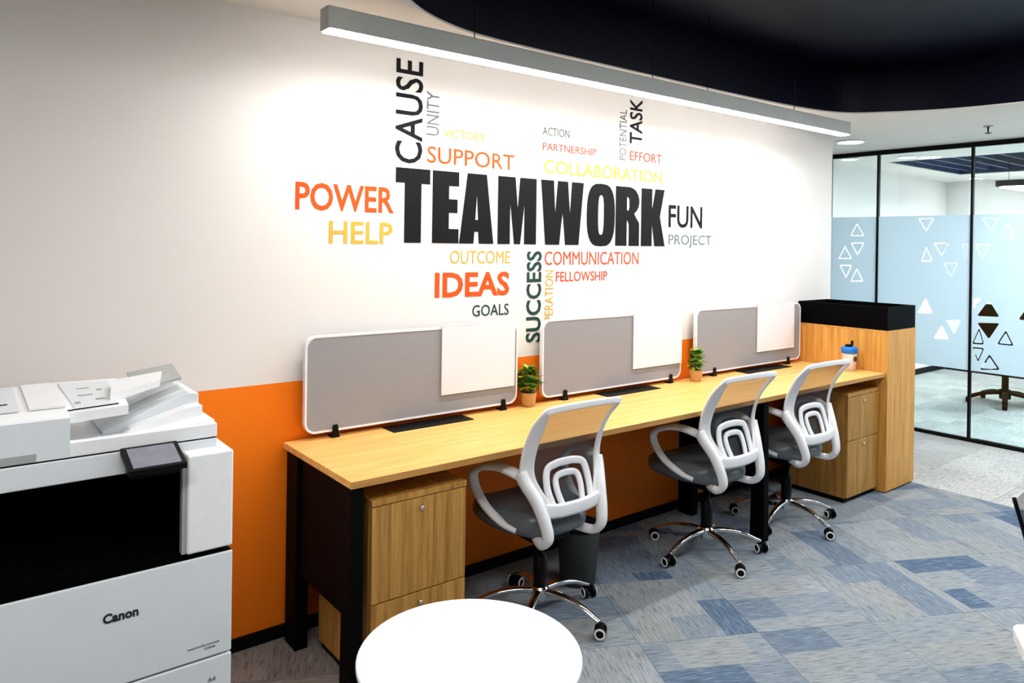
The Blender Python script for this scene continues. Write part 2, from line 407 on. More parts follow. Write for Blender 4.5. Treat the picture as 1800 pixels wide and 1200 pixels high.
tiles((5.04, XG-.02, -.2, 3.55), .5, 0, lambda x, y: M['carpetp'], origin=(5.04, .2))
tiles((XG+.03, 10.2, 1.0, 4.0), .5, 0, lambda x, y: M['carpetg'], origin=(XG, .2))

# glass partition: frames, panes, frosted film
seams = [3.53, 3.095, 2.35, 1.50, .6, -.3, -1.2, -2.7]
zt = 2.375
tp = struct('trim_1', box(XG-.022, XG+.022, -2.7, 3.56, zt-.032, zt+.006, .002), M['trim'])
tp2 = struct('trim_2', box(XG-.022, XG+.022, -2.7, 3.56, 0, .03, .002), M['trim'])
for i, (a, c) in enumerate(zip(seams[1:], seams)):
    w_ = thing('glass_panel', '', 'window'); 
    del w_['category']; del w_['label']; w_.name = 'window_%d' % (i+1); w_['kind'] = 'structure'; w_.location = (XG, (a+c)/2, 0)
    hl = (c-a)/2
    obj('glass_pane', box(-.005, .005, -hl+.004, hl-.004, .031, zt-.033, 0), M['glass'], w_)
    obj('frame_bar', box(-.016, .016, hl-.009, hl+.009, .03, zt-.032, .001), M['trim'], w_)

def V(pts): return [(-y, z) for y, z in pts]
up_tri, dn_tri, solid = [], [], []
T = [((2.761, 1.787), (2.627, 1.785), (2.692, 1.668)), ((2.283, 1.783), (2.153, 1.78), (2.213, 1.666)), ((2.162, 1.621), (2.047, 1.622), (2.098, 1.744)),
     ((2.637, 1.583), (2.507, 1.584), (2.57, 1.462)), ((2.422, 1.575), (2.288+.08, 1.576), (2.385, 1.454)), ((2.732, 1.421), (2.636, 1.423), (2.69, 1.554)),
     ((2.335, .756), (2.267-.02, .756), (2.29, .638)), ((2.277, .58), (2.135, .6), (2.211, .714)), ((2.161, .796), (2.046, .796), (2.101, .912)),
     ((2.335, .778), (2.248, .783), (2.285, .913)),
     ((2.33, 1.575), (2.21, 1.576), (2.27, 1.454)),
     ((3.341, 1.634), (3.206, 1.634), (3.28, 1.756)), ((3.334, 1.578), (3.205, 1.579), (3.27, 1.456)), ((3.449, 1.426), (3.316, 1.429), (3.387, 1.551)),
     ((3.437, 1.374), (3.315, 1.378), (3.371, 1.248)), ((3.334, 1.224), (3.21, 1.23), (3.273, 1.354)), ((2.56, 1.421), (2.44, 1.421), (2.5, 1.30)),
     ((1.93, 1.79), (1.80, 1.79), (1.865, 1.67)), ((1.90, 1.62), (1.78, 1.62), (1.84, 1.74))]
SOL = [((2.303, 1.004), (2.145, 1.009), (2.221, 1.136)), ((2.302, .95), (2.144, .961), (2.217, .829)),
       ((2.336, 1.132), (2.265, 1.155), (2.325, 1.051)), ((2.625, .789), (2.495, .794), (2.561, .912)), ((2.532, .952), (2.413, .963), (2.466, .838)),
       ((2.753, .99), (2.628, .995), (2.688, 1.128)), ((2.02, 1.0), (1.88, 1.0), (1.95, 1.12))]
def rtri(t, scale=1.0, r=.012):
    c = (sum(p[0] for p in t)/3, sum(p[1] for p in t)/3)
    P = [Vector((c[0]+(p[0]-c[0])*scale, c[1]+(p[1]-c[1])*scale)) for p in t]; out = []
    for i in range(3):
        a, b_, c_ = P[i-1], P[i], P[(i+1) % 3]
        u, w2 = (a-b_).normalized(), (c_-b_).normalized()
        p0, p1 = b_+u*r*1.5, b_+w2*r*1.5
        for k in range(4):
            f = k/3; q = p0*(1-f)**2+b_*2*f*(1-f)+p1*f*f; out.append((q.x, q.y))
    return out
for i, (a, c) in enumerate(zip(seams[1:5], seams[:4])):
    cen = (a+c)/2
    loops = [V([(a+.010, .566), (c-.010, .566), (c-.010, 1.805), (a+.010, 1.805)])]
    inside = lambda t: all(a+.012 < p[0] < c-.012 for p in t)
    for t_ in T:
        if inside(t_): loops.append(V(rtri(t_))); loops.append(V(rtri(t_, .74, .008)))
    for t_ in SOL:
        if inside(t_): loops.append(V(rtri(t_)))
    # map (-y, z) plane onto the glass' room side
    mt4 = Matrix(((0, 0, 1, XG-.0065), (-1, 0, 0, 0), (0, 1, 0, 0), (0, 0, 0, 1)))
    me = fill(loops, .0004, mt4)
    me.transform(Matrix.Translation((-XG, -cen, 0)))
    o = link('frosted_film', me, M['film'], bpy.data.objects['window_%d' % (i+1)])

# meeting room behind the glass
struct('wall_meeting_left', box(XG+.05, 10.32, 4.0, 4.12, 0, 2.7, 0), M['room'])
struct('wall_meeting_back', box(10.2, 10.32, -2.7, 4.0, 0, 2.7, 0), M['room'])
struct('wall_meeting_right', box(XG+.05, 10.32, -2.82, -2.7, 0, 2.7, 0), M['room'])
struct('baseboard_meeting', box(XG+.1, 10.19, 3.985, 4.0, 0, .07, .002), M['trim'])
me = fill([[(XG+.02, -2.8), (10.32, -2.8), (10.32, 4.1), (XG+.02, 4.1)], [(7.5, -1.5), (9.3, -1.5), (9.3, 3.5), (7.5, 3.5)]], .004, Matrix.Translation((0, 0, 2.396)))
mc = link('ceiling_meeting', me, M['ceil']); mc['kind'] = 'structure'
obj('recess', box(7.45, 9.35, -1.6, 3.55, 2.52, 2.56, 0), M['slat'], mc)
t = bmesh.new()
for a, c, e, f in ((7.47, 7.5, -1.53, 3.53), (9.3, 9.33, -1.53, 3.53), (7.5, 9.3, 3.5, 3.53), (7.5, 9.3, -1.53, -1.5)): box(a, c, e, f, 2.401, 2.52, 0, t)
obj('recess_side', t, M['slat'], mc)
for k in range(22): obj('ceiling_slat', box(7.5, 9.3, 3.4-k*.2, 3.43-k*.2, 2.43, 2.51, .001), M['slat'], mc)
struct('baseboard_meeting_back', box(10.185, 10.2, -2.6, 3.98, 0, .07, .002), M['trim'])

# ------------------------------------------------------------------ workstation desk
XL, XR, YF, YB, ZD = 1.052, 4.655, 2.1605, 2.742, .75
dk = thing('workstation_desk', 'long light oak workstation desk with black legs along the orange and white wall', 'desk', (XL, YF, 0))
def at(x, y, z=0): return Matrix.Translation((x, y, z))
def local(root, bm):
    bmesh.ops.translate(bm, vec=[-v for v in root.location], verts=bm.verts); return bm
o = obj('desktop', local(dk, box(XL, XR, YF, YB, ZD-.024, ZD, .0015)), M['desk'], dk)
obj('edge_band', local(dk, box(XL-.0006, XR, YF-.0012, YF+.0006, ZD-.0235, ZD-.001, 0)), M['edge'], dk)
for x in (1.083, 3.392):
    # front leg flares towards the floor, rear leg is straight, a gable panel hangs between
    obj('leg', local(dk, prism([(2.175, .724), (2.235, .724), (2.25, 0), (2.165, 0)], x-.022, x+.022, .002, 'X')), M['black'], dk)
    obj('leg', local(dk, box(x-.025, x+.025, 2.62, 2.72, 0, .724, .002)), M['black'], dk)
    obj('side_panel', local(dk, box(x-.009, x+.009, 2.236, 2.62, .28, .724, .001)), M['black'], dk)
obj('cable_tray', local(dk, box(1.14, 4.56, 2.60, 2.70, .66, .722, .002)), M['black'], dk)
for x0, x1 in ((1.462, 1.857), (2.689, 3.09), (3.90, 4.37)):
    f = obj('cable_flap', local(dk, box(x0, x1, 2.622, 2.722, ZD, ZD+.004, .001)), M['blackp'], dk)
    obj('flap_slot', local(dk, box(x0+.03, x1-.03, 2.664, 2.668, ZD+.004, ZD+.0055, 0)), M['trim'], f)

# desk screens with pin boards
Ys = 2.712
scr = [(1.118, 2.158, 1.733, 2.137, (1.243, 2.074), 'grey fabric desk screen nearest the printer, clamped to the desk'),
       (2.312, 3.352, 2.948, 3.350, (2.46, 3.26), 'grey fabric desk screen between the two potted plants'),
       (3.487, 4.60, 4.092, 4.512, (3.66, 4.45), 'grey fabric desk screen beside the black planter box')]
bl = ['white pin board on the desk screen nearest the printer', 'white pin board on the desk screen between the plants', 'white pin board on the desk screen beside the planter box']
for (x0, x1, b0, b1, cl, lab), lb in zip(scr, bl):
    r = thing('desk_screen', lab, 'desk screen', ((x0+x1)/2, Ys, ZD), 0, 'grey fabric desk screens')
    cx = (x0+x1)/2
    outer = rrect(x0-cx, x1-cx, .024, .402, .045, 8); inner = rrect(x0-cx+.008, x1-cx-.008, .032, .394, .038, 8)
    X90 = Matrix.Rotation(PI/2, 4, 'X')
    link('edge_frame', fill([outer, inner], .011, X90), M['white'], r)
    link('fabric_panel', fill([inner], .009, X90), M['fabric'], r)
    for c in cl:
        q = obj('clamp', box(c-cx-.017, c-cx+.017, -.022, .018, .0003, .008, .002), M['blackp'], r)
        t = prism([(c-cx-.015, .008), (c-cx+.015, .008), (c-cx+.009, .05), (c-cx-.009, .05)], -.02, -.0115, .001, 'Y')
        obj('clamp_jaw', t, M['blackp'], q)
    pb = thing('pin_board', lb, 'board', ((b0+b1)/2, Ys-.0145, ZD+.107), 0, 'white pin boards on the desk screens')
    w2 = (b1-b0)/2
    obj('panel', box(-w2, w2, -.003, .003, 0, .298, .001), M['board'], pb)
    obj('top_hook', box(-w2, w2, -.003, .028, .2985, .3025, .001), M['board'], pb)

# ------------------------------------------------------------------ pedestals
def pedestal(x0, x1, yf, yb, z1, label, split):
    r = thing('drawer_pedestal', label, 'drawer unit', ((x0+x1)/2, yf, 0), 0, 'oak drawer pedestals under the desk')
    w2 = (x1-x0)/2; d = yb-yf
    obj('body', box(-w2, w2, .02, d, .03, z1-.022, .001), M['oak'], r)
    obj('top', box(-w2, w2, -.001, d, z1-.021, z1, .0015), M['oak'], r)
    for a, c in ((split+.002, z1-.024), (.035, split-.002)):
        q = obj('drawer', box(-w2+.002, w2-.002, 0, .018, a, c, .0015), M['oak'], r)
        t = lathe([(0, .010), (.006, .010), (.0085, .007), (.0085, 0), (0, 0)], 20)
        bmesh.ops.rotate(t, matrix=Matrix.Rotation(PI/2, 3, 'X'), verts=t.verts); bmesh.ops.translate(t, vec=(.0, 0, c-.035), verts=t.verts)
        obj('lock', t, M['chrome'], q, True)
    obj('plinth', box(-w2+.01, w2-.01, .03, d-.01, 0, .03, 0), M['blackp'], r)
    return r
pedestal(1.142, 1.522, 2.19, 2.60, .662, 'oak two-drawer pedestal at the printer end of the desk', .313)
pedestal(4.272, 4.654, 2.195, 2.60, .656, 'oak two-drawer pedestal beside the planter cabinet', .372)

# ------------------------------------------------------------------ planter cabinet
pc = thing('planter_cabinet', 'tall oak cabinet at the far end of the desk, carrying a black box', 'cabinet', (4.66, 2.152, 0))
obj('body', local(pc, box(4.6615, 5.043, 2.154, D-.002, .006, 1.000, .001)), M['oakl'], pc)
obj('front_panel', local(pc, box(4.662, 5.045, 2.148, 2.1535, .012, 1.010, .001)), M['oakl'], pc)
obj('top_edge', local(pc, box(4.6605, 5.044, 2.154, D-.002, 1.0005, 1.0125, .001)), M['oakl'], pc)
obj('plinth', local(pc, box(4.672, 5.035, 2.17, D-.01, 0, .0058, 0)), M['trim'], pc)
pb = thing('planter_box', 'empty black planter box standing on the oak cabinet', 'planter', (4.66, 2.152, 1.0125))
t = bmesh.new()
bx0, bx1, by0, by1, bz0, bz1 = 4.66, 5.044, 2.152, D-.002, 1.013, 1.158
obj('front', local(pb, box(bx0, bx1, by0, by0+.012, bz0, bz1, .001)), M['coal'], pb)
obj('back', local(pb, box(bx0, bx1, by1-.012, by1, bz0, bz1, .001)), M['coal'], pb)
obj('side', local(pb, box(bx0, bx0+.012, by0+.012, by1-.012, bz0, bz1, .001)), M['coal'], pb)
obj('side', local(pb, box(bx1-.012, bx1, by0+.012, by1-.012, bz0, bz1, .001)), M['coal'], pb)
obj('liner', local(pb, box(bx0+.012, bx1-.012, by0+.012, by1-.012, bz0, bz1-.03, 0)), M['coal'], pb)

# ------------------------------------------------------------------ office chairs
def make_chair(label, base_rot):
    r = thing('office_chair', label, 'chair', (0, 0, 0), 0, 'white mesh-back office chairs at the desk')
    # seat cushion: rounded, waterfall front
    t = bmesh.new(); NX, NY = 16, 16
    for side in (0, 1):
        g = []
        for i in range(NX+1):
            row = []
            for j in range(NY+1):
                u, v = -1+2*i/NX, -1+2*j/NY
                k = (1-.5*u*u*v*v*.42); x = u*.222*k*(1+.24*v if v < 0 else 1); y = .055+v*.225*(1-.5*u*u*v*v*.42)
                ed = max(abs(u), abs(v)); fall = (1-ed**6)
                top = .468+.022*fall - (.016 if v > .6 else 0)*((v-.6)/.4)**2*1.5 + .010*(u*u) - .012*max(0, 1-(u*u+v*v)*1.2)
                z = top if side == 0 else .412-.012*fall
                if ed > .999: z = .44+(.01 if side == 0 else -.01)
                row.append(t.verts.new((x, y, z-.018)))
            g.append(row)
        for i in range(NX):
            for j in range(NY): t.faces.new((g[i][j], g[i+1][j], g[i+1][j+1], g[i][j+1]))
        if side == 0: top_g = g
        else:
            for i in range(NX):
                for j in (0, NY): t.faces.new((top_g[i][j], top_g[i+1][j], g[i+1][j], g[i][j]))
            for j in range(NY):
                for i in (0, NX): t.faces.new((top_g[i][j], top_g[i][j+1], g[i][j+1], g[i][j]))
    obj('seat', t, M['seat'], r, True)
    # backrest geometry: curve y(z), half width w(z)
    def interp(z, tb):
        if z <= tb[0][0]: return tb[0][1]
        for (a, va), (c, vc) in zip(tb, tb[1:]):
            if z <= c: return va+(vc-va)*(z-a)/(c-a)
        return tb[-1][1]
    YB = [(.50, -.182), (.54, -.166), (.58, -.149), (.62, -.134), (.66, -.128), (.70, -.132), (.75, -.147), (.80, -.170), (.85, -.202), (.92, -.262)]
    HW = [(.50, .128), (.54, .146), (.58, .166), (.62, .180), (.66, .184), (.70, .184), (.75, .183), (.80, .183), (.85, .185), (.91, .192)]
    def yb(z): return interp(z, YB)
    def hw(z): return interp(z, HW)
    zs = [.50, .54, .58, .62, .66, .70, .75, .80, .85, .895]
    def pt(s, z, inset=0): return Vector((s*(hw(z)-inset), yb(z), z))
    lp = [pt(-1, z) for z in zs] + [Vector((-hw(.90)+.012, yb(.905), .908)), Vector((-.08, yb(.91)-.003, .914)), Vector((.08, yb(.91)-.003, .914)), Vector((hw(.90)-.012, yb(.905), .908))] + [pt(1, z) for z in reversed(zs)]
    lp = [p + Vector((0, 0, 0)) for p in lp]
    pth = catmull(lp, 4)
    def wid(f):
        e = min(f, 1-f)/.42
        return .062-.016*max(0, e-.2) if e < .8 else .052-.026*min(1, (e-.8)/.15)
    def nrm(f):
        k = max(-1, min(1, (f-.5)/.12)); return (.45*k, -.88, 0)
    t = sweep(pth, .014, wid, nrm, 10, power=5)
    obj('back_frame', t, M['white'], r, True)
    # mesh panel
    t = bmesh.new(); g = []
    for k in range(15):
        z = .515+(.900-.515)*k/14; row = []
        for i in range(11):
            u = -1+2*i/10; row.append(t.verts.new((u*(hw(z)-.004), yb(z)-.004+.012*(1-u*u)*.6, z)))
        g.append(row)
    for k in range(14):
        for i in range(10): t.faces.new((g[k][i], g[k][i+1], g[k+1][i+1], g[k+1][i]))
    obj('back_mesh', t, M['mesh'], r, True)
    # lumbar support: cross bar plus two nested arches and a tab (mounted on the rear of the mesh)
    t = bmesh.new()
    def q(x, z, d=-.013): return Vector((x, yb(z)+d, z))
    sweep(catmull([q(-.138, .516), q(-.08, .506), q(0, .503), q(.08, .506), q(.138, .516)], 5), .018, .054, (0, 1, 0), 8, bm=t, power=4)
    sweep(catmull([q(-.098, .52), q(-.108, .585), q(-.095, .650), q(-.05, .668), q(0, .671), q(.05, .668), q(.095, .650), q(.108, .585), q(.098, .52)], 5), .014, .030, (0, 1, 0), 8, bm=t, power=4)
    sweep(catmull([q(-.052, .52), q(-.062, .575), q(-.052, .618), q(0, .628), q(.052, .618), q(.062, .575), q(.052, .52)], 5), .014, .026, (0, 1, 0), 8, bm=t, power=4)
    obj('lumbar_support', t, M['white'], r, True)
    # looped armrests
    for s in (-1, 1):
        P = [(-.188, -.118, .632), (-.225, -.03, .655), (-.25, .045, .646), (-.248, .125, .604), (-.240, .128, .545), (-.226, .075, .478), (-.205, -.005, .432), (-.175, -.06, .412)]
        A = catmull([(-s*x if s > 0 else x, y, z) for x, y, z in P], 6)
        A = [Vector((s*abs(v.x), v.y, v.z)) for v in A]
        t = sweep(A, lambda f: .052-.020*f, lambda f: .026-.006*f, (1, 0, .1), 10)
        P2 = [(.196, -.112, .652), (.190, -.130, .615), (.164, -.170, .545), (.147, -.200, .465), (.139, -.204, .412), (.134, -.168, .380), (.112, -.11, .380), (.085, -.07, .388)]
        B = catmull([(s*x, y, z) for x, y, z in P2], 6)
        sweep(B, lambda f: .050-.012*f, lambda f: .050-.024*f, (1, .25, 0), 10, bm=t)
        obj('armrest', t, M['white'], r, True)
    # underseat plate, lever, gas lift
    t = box(-.09, .09, -.08, .10, .335, .378, .008); q_ = obj('tilt_mechanism', t, M['blackp'], r)
    t = box(-.13, .13, -.12, .17, .378, .392, .003); obj('seat_plate', t, M['blackp'], r)
    obj('lever', tube(catmull([(.05, .02, .36), (.15, .03, .358), (.22, .03, .35)], 4), .006), M['blackp'], q_, True)
    t = lathe([(.0, .12), (.028, .12), (.028, .26), (.016, .262), (.016, .345), (0, .345)], 20); obj('gas_lift', t, M['blackp'], r, True)
    # chrome five-star base
    bs = obj('base_hub', lathe([(0, .075), (.030, .075), (.036, .085), (.036, .122), (.030, .130), (.0, .130)], 24), M['chrome'], r, auto=35)
    for k in range(5):
        a = base_rot+k*2*PI/5; ca, sa = math.cos(a), math.sin(a)
        P = [(.03, .112), (.09, .112), (.15, .104), (.20, .090), (.24, .072), (.272, .058)]
        A = catmull([(rr*ca, rr*sa, z) for rr, z in P], 5)
        obj('base_leg', sweep(A, lambda f: .034-.012*f, lambda f: .022-.006*f, (-sa, ca, 0), 10), M['chrome'], r, True)
        cst = bpy.data.objects.new('caster', None)
        t = box(-.009, .009, -.012, .012, .026, .052, .003)
        cst = obj('caster', t, M['blackp'], r); cst.location = (.277*ca, .277*sa, 0); tw = a+.7+k*.9; cst.rotation_euler = (0, 0, tw)
        for sgn in (-1, 1):
            t = lathe([(0, -.009), (.018, -.009), (.0245, -.006), (.0245, .006), (.018, .009), (0, .009)], 24)
            bmesh.ops.rotate(t, matrix=Matrix.Rotation(PI/2, 3, 'Y'), verts=t.verts); bmesh.ops.translate(t, vec=(sgn*.0185, 0, .0247), verts=t.verts)
            obj('wheel', t, M['blackp'], cst, auto=40)
            t = bmesh.new(); path = [Vector((sgn*.0285, .0185*math.cos(h), .0247+.0185*math.sin(h))) for h in [2*PI*i/20 for i in range(20)]]
            sweep(path, .004, .008, (1, 0, 0), 6, closed=True, bm=t)
            obj('wheel_cap', t, M['white'], cst, True)
    return r
c1 = make_chair('white-framed grey mesh office chair nearest the round table', math.radians(0))
spots = [((1.954, 2.278, 0), 0.0, None), ((3.030, 2.268, 0), -2.0, 'middle one of the three white mesh office chairs at the desk'),
         ((3.734, 2.262, 0), -2.5, 'white mesh office chair beside the oak cabinet, farthest along the desk')]
base_ang = [math.radians(288), math.radians(251), math.radians(262)]
for i, (loc, rz, lab) in enumerate(spots):
    if i == 0: ch = c1; ch.location = loc; ch.rotation_euler = (0, 0, math.radians(rz))
    else: ch = dup(c1, loc, math.radians(rz), lab)
    # turn the swivel base under the seat
    d_ = base_ang[i]-math.radians(rz)
    for k in ch.children:
        nm = k.name.split('.')[0]
        if nm == 'base_leg': k.rotation_euler = (0, 0, d_)
        elif nm == 'caster':
            v = Vector(k.location) if i == 0 else Vector(k.location)
            base = math.atan2(v.y, v.x) if i == 0 else math.atan2(v.y, v.x)-(base_ang[0]-math.radians(spots[0][1]))
            k.location = (.277*math.cos(base+d_), .277*math.sin(base+d_), 0)

# ------------------------------------------------------------------ small things on and under the desk
def leaf(bm, p, az, tilt, L_, W_):
    d = Vector((math.cos(az)*math.cos(tilt), math.sin(az)*math.cos(tilt), math.sin(tilt)))
    s_ = Vector((-math.sin(az), math.cos(az), 0)); n_ = d.cross(s_)
    rows = []
    for k, (f, w) in enumerate(((0, .12), (.3, .85), (.62, 1), (.88, .55), (1, .02))):
        c = p+d*L_*f - n_*(.2*L_*(f*f)) if True else p
        rows.append([bm.verts.new(c+s_*(W_*w*e)+n_*(.12*L_*abs(e))) for e in (-.5, 0, .5)])
    for a, c in zip(rows, rows[1:]):
        for i in (0, 1): bm.faces.new((a[i], a[i+1], c[i+1], c[i]))
M['leaf'] = mat('leaf_green', (70, 120, 28), .45, noise=.55, nscale=45)
M['leaf2'] = mat('leaf_lime', (150, 178, 52), .45, noise=.35, nscale=50)
def plant(loc, h, w, seed, label, xlim, ylim):
    rr = random.Random(seed)
    r = thing('potted_plant', label, 'plant', loc, 0, 'small potted plants between the desk screens')
    obj('pot', lathe([(0, 0), (.029, 0), (.032, .006), (.038, .058), (.040, .066), (.036, .066), (.034, .055), (0, .055)], 28), M['pot'], r, True)
    obj('soil', lathe([(0, .0585), (.0345, .0575)], 20), M['soil'], r)
    t = bmesh.new()
    for k in range(6): tube(catmull([(0, 0, .055), (rr.uniform(-.01, .01), rr.uniform(-.01, .01), .085), (rr.uniform(-w, w)*.4, rr.uniform(-w, w)*.4, h*.8)], 3), .0013, 5, t)
    obj('stem', t, M['leaf'], r, True)
    for nm, mt_, n_ in (('foliage', M['leaf'], 95), ('foliage', M['leaf2'], 50)):
        t = bmesh.new()
        for k in range(n_):
            z = rr.uniform(.075, h); f = (z-.075)/(h-.075); rad = w*math.sqrt(max(.05, 1-(2*f-.9)**2))*rr.uniform(.15, .72)
            a = rr.uniform(0, 2*PI)
            leaf(t, Vector((rad*math.cos(a), rad*math.sin(a), z)), a+rr.uniform(-.7, .7), rr.uniform(-.3, .9), rr.uniform(.026, .040), rr.uniform(.022, .032))
        for v in t.verts:
            v.co.y = min(v.co.y, ylim); v.co.x = max(-xlim, min(xlim, v.co.x))
        o = obj(nm, t, mt_, r, True); o['kind'] = 'stuff'
    return r
plant((2.228, 2.702, ZD), .178, .066, 3, 'bushy green plant in a tan pot nearer the printer', .076, .052)
plant((3.430, 2.656, ZD), .172, .045, 5, 'slim green plant in a tan pot by the farthest desk screen', .09, .036)

cp = thing('shaker_bottle', 'shaker bottle with a blue lid standing on the desk end by the oak cabinet', 'bottle', (4.56, 2.34, ZD))
obj('cup', lathe([(0, 0), (.033, 0), (.036, .004), (.045, .118), (.0, .118)], 32), M['cup'], cp, True)
obj('lid', lathe([(.0465, .112), (.050, .116), (.051, .140), (.046, .148), (.032, .152), (0, .152)], 32), M['blue'], cp, auto=50)
q_ = obj('cap', lathe([(0, .152), (.02, .152), (.02, .165), (0, .167)], 20, (-.012, 0, 0)), M['trim'], cp, auto=50)
obj('spout', sweep(catmull([(.028, 0, .150), (.030, 0, .168), (.034, 0, .186)], 3), .016, .014, (1, 0, 0), 8), M['trim'], cp, True)
t = lathe([(0, .0008), (.017, .0008), (.017, 0), (0, 0)], 24)
bmesh.ops.rotate(t, matrix=Matrix.Rotation(PI/2, 3, 'X'), verts=t.verts)
bmesh.ops.translate(t, vec=(.0, -.0425, .078), verts=t.verts)
bmesh.ops.rotate(t, matrix=Matrix.Rotation(math.radians(-10), 3, 'Z'), verts=t.verts)
obj('emblem', t, mat('dark_emblem', (74, 50, 44), .6), cp)

bn = thing('waste_bin', 'small dark grey waste bin on the floor under the desk', 'bin', (2.30, 2.42, 0))
obj('body', lathe([(0, 0), (.075, 0), (.08, .006), (.098, .25), (.098, .262), (.094, .262), (.078, .012), (0, .012)], 36), M['bin'], bn, auto=50)
obj('rim', lathe([(.0985, .245), (.103, .248), (.103, .262), (.0985, .265), (.0985, .245)], 36), M['blackp'], bn, auto=50)

# ------------------------------------------------------------------ linear pendant light
lx0, lx1, ly0, ly1, lz0, lz1 = 1.018, 4.448, 2.300, 2.365, 2.226, 2.302
pl = thing('linear_pendant_light', 'long slim grey linear pendant light glowing above the lettered wall', 'light', ((lx0+lx1)/2, (ly0+ly1)/2, lz0))
pl_loc = pl.location
t = box(lx0+.003, lx1-.003, ly0, ly0+.003, lz0+.002, lz1, 0); box(lx0+.003, lx1-.003, ly1-.003, ly1, lz0+.002, lz1, 0, t); box(lx0+.003, lx1-.003, ly0, ly1, lz1-.004, lz1, 0, t)
def loc_bm(root, bm):
    bmesh.ops.translate(bm, vec=-Vector(root.location), verts=bm.verts); return bm
obj('housing', loc_bm(pl, t), M['alu'], pl)
for x in (lx0, lx1): obj('end_cap', loc_bm(pl, box(x-.003, x+.003, ly0-.0005, ly1+.0005, lz0, lz1+.0005, .001)), M['alu'], pl)
obj('diffuser', loc_bm(pl, box(lx0+.004, lx1-.004, ly0+.0035, ly1-.0035, lz0-.004, lz0+.010, .002)), M['emit'], pl)
for x in (1.628, 2.655, 3.073, 3.87): obj('suspension_cable', loc_bm(pl, tube([Vector((x, 2.333, lz1-.001)), Vector((x, 2.333, 2.5)), Vector((x, 2.333, 2.70))], .0022, 6)), M['blackp'], pl)

# ceiling fittings
def downlight(loc, label, r=.065):
    d = thing('downlight', label, 'light', loc)
    obj('ring', lathe([(r, .004), (r+.012, .003), (r+.014, 0), (r+.012, -.006), (r, -.008), (r, .004)], 36), M['white'], d, True)
    obj('lens', lathe([(0, -.0045), (r, -.0045), (r, -.003), (0, -.003)], 32), M['emitc'], d)
downlight((5.77, 2.98, CZ-.003), 'round recessed downlight in the white ceiling outside the glass', .095)
downlight((7.15, 3.15, 2.388), 'round downlight in the meeting room ceiling nearest the glass', .07)
downlight((9.75, 3.5, 2.388), 'round downlight near the far corner of the meeting room', .07)
downlight((6.95, 3.6, 2.388), 'round downlight seen through the narrow leftmost glass pane', .07)
sp = thing('sprinkler_head', 'small dark sprinkler head on the white ceiling before the glass', 'sprinkler', (5.72, 1.98, CZ))
obj('deflector', lathe([(0, -.052), (.020, -.05), (.022, -.047), (0, -.045)], 20), M['blackp'], sp)
obj('stem', lathe([(0, -.045), (.004, -.045), (.006, -.01), (.012, -.004), (.012, 0), (0, 0)], 16), M['blackp'], sp, True)
# a sprinkler's deflector plate sits at the bottom; the escutcheon hugs the ceiling
obj('escutcheon', lathe([(0, -.006), (.03, -.005), (.034, 0), (0, 0)], 24), M['greyp'], sp, True)

# ------------------------------------------------------------------ multifunction printer
pr = thing('office_printer', 'large grey-white office copier standing against the wall at left', 'printer', (.355, 2.35, 0))
def pp(name, bm, mt_, parent=None, **k): return obj(name, loc_bm(pr, bm), mt_, parent or pr, **k)
PX0, PX1, PY0, PY1 = .055, .645, 2.04, 2.68
pp('base', box(PX0+.02, PX1-.02, PY0+.03, PY1-.02, .03, .09, .002), M['blackp'])
for x in (PX0+.07, PX1-.07):
    for y in (PY0+.09, PY1-.07): pp('caster', box(x-.012, x+.012, y-.028, y+.028, 0, .03, .008), M['blackp'])
pp('body', box(PX0, PX1, PY0+.012, PY1, .09, .672, .004), M['printer'])
pp('front_cover', box(PX0, PX1, PY0, PY0+.0115, .402, .674, .003), M['printer'])
for a, c in ((.25, .396), (.095, .245)):
    q = pp('paper_drawer', box(PX0, PX1, PY0, PY0+.0115, a, c, .003), M['printer'])
    pp('drawer_grip', box(.27, .43, PY0-.0008, PY0+.0006, c-.040, c-.012, 0), M['greyp'], q)
pp('column', box(.527, PX1, PY0, PY1-.05, .688, .949, .006, segs=3), M['printerw'])
pp('column', box(PX0, .088, PY0+.05, PY1-.05, .676, .93, .004), M['printer'])
pp('output_bay', box(.088, .527, 2.50, PY1-.05, .676, .915, 0), M['cavity'])
pp('output_tray', prism([(.088, .676), (.527, .676), (.527, .684), (.088, .730)], PY0+.02, 2.50, 0, 'Y'), M['cavity'])
pp('bay_liner', box(.516, .5265, PY0+.008, PY0+.030, .69, .93, 0), M['greyp'])
pp('bay_wall', box(.520, .5265, PY0+.0302, 2.50, .685, .905, 0), M['cavity'])
pp('seam', box(PX0+.002, PX1-.002, PY0+.006, PY1-.06, .6722, .6758, 0), M['cavity'])
# scanner block
SX1, SY0, SY1 = .618, 2.10, 2.62
pp('scanner', box(PX0-.03, SX1, SY0, SY1, .913, .972, .003), M['printer'])
pp('bay_roof', box(PX0, .527, SY0+.01, SY1, .906, .9128, 0), M['cavity'])
pp('scanner_seam', box(PX0-.028, SX1-.002, SY0+.003, SY1-.003, .972, .9755, 0), M['cavity'])
fd = pp('document_feeder', box(PX0-.03, SX1, SY0, SY0+.022, .9755, 1.013, .003), M['printerw'])
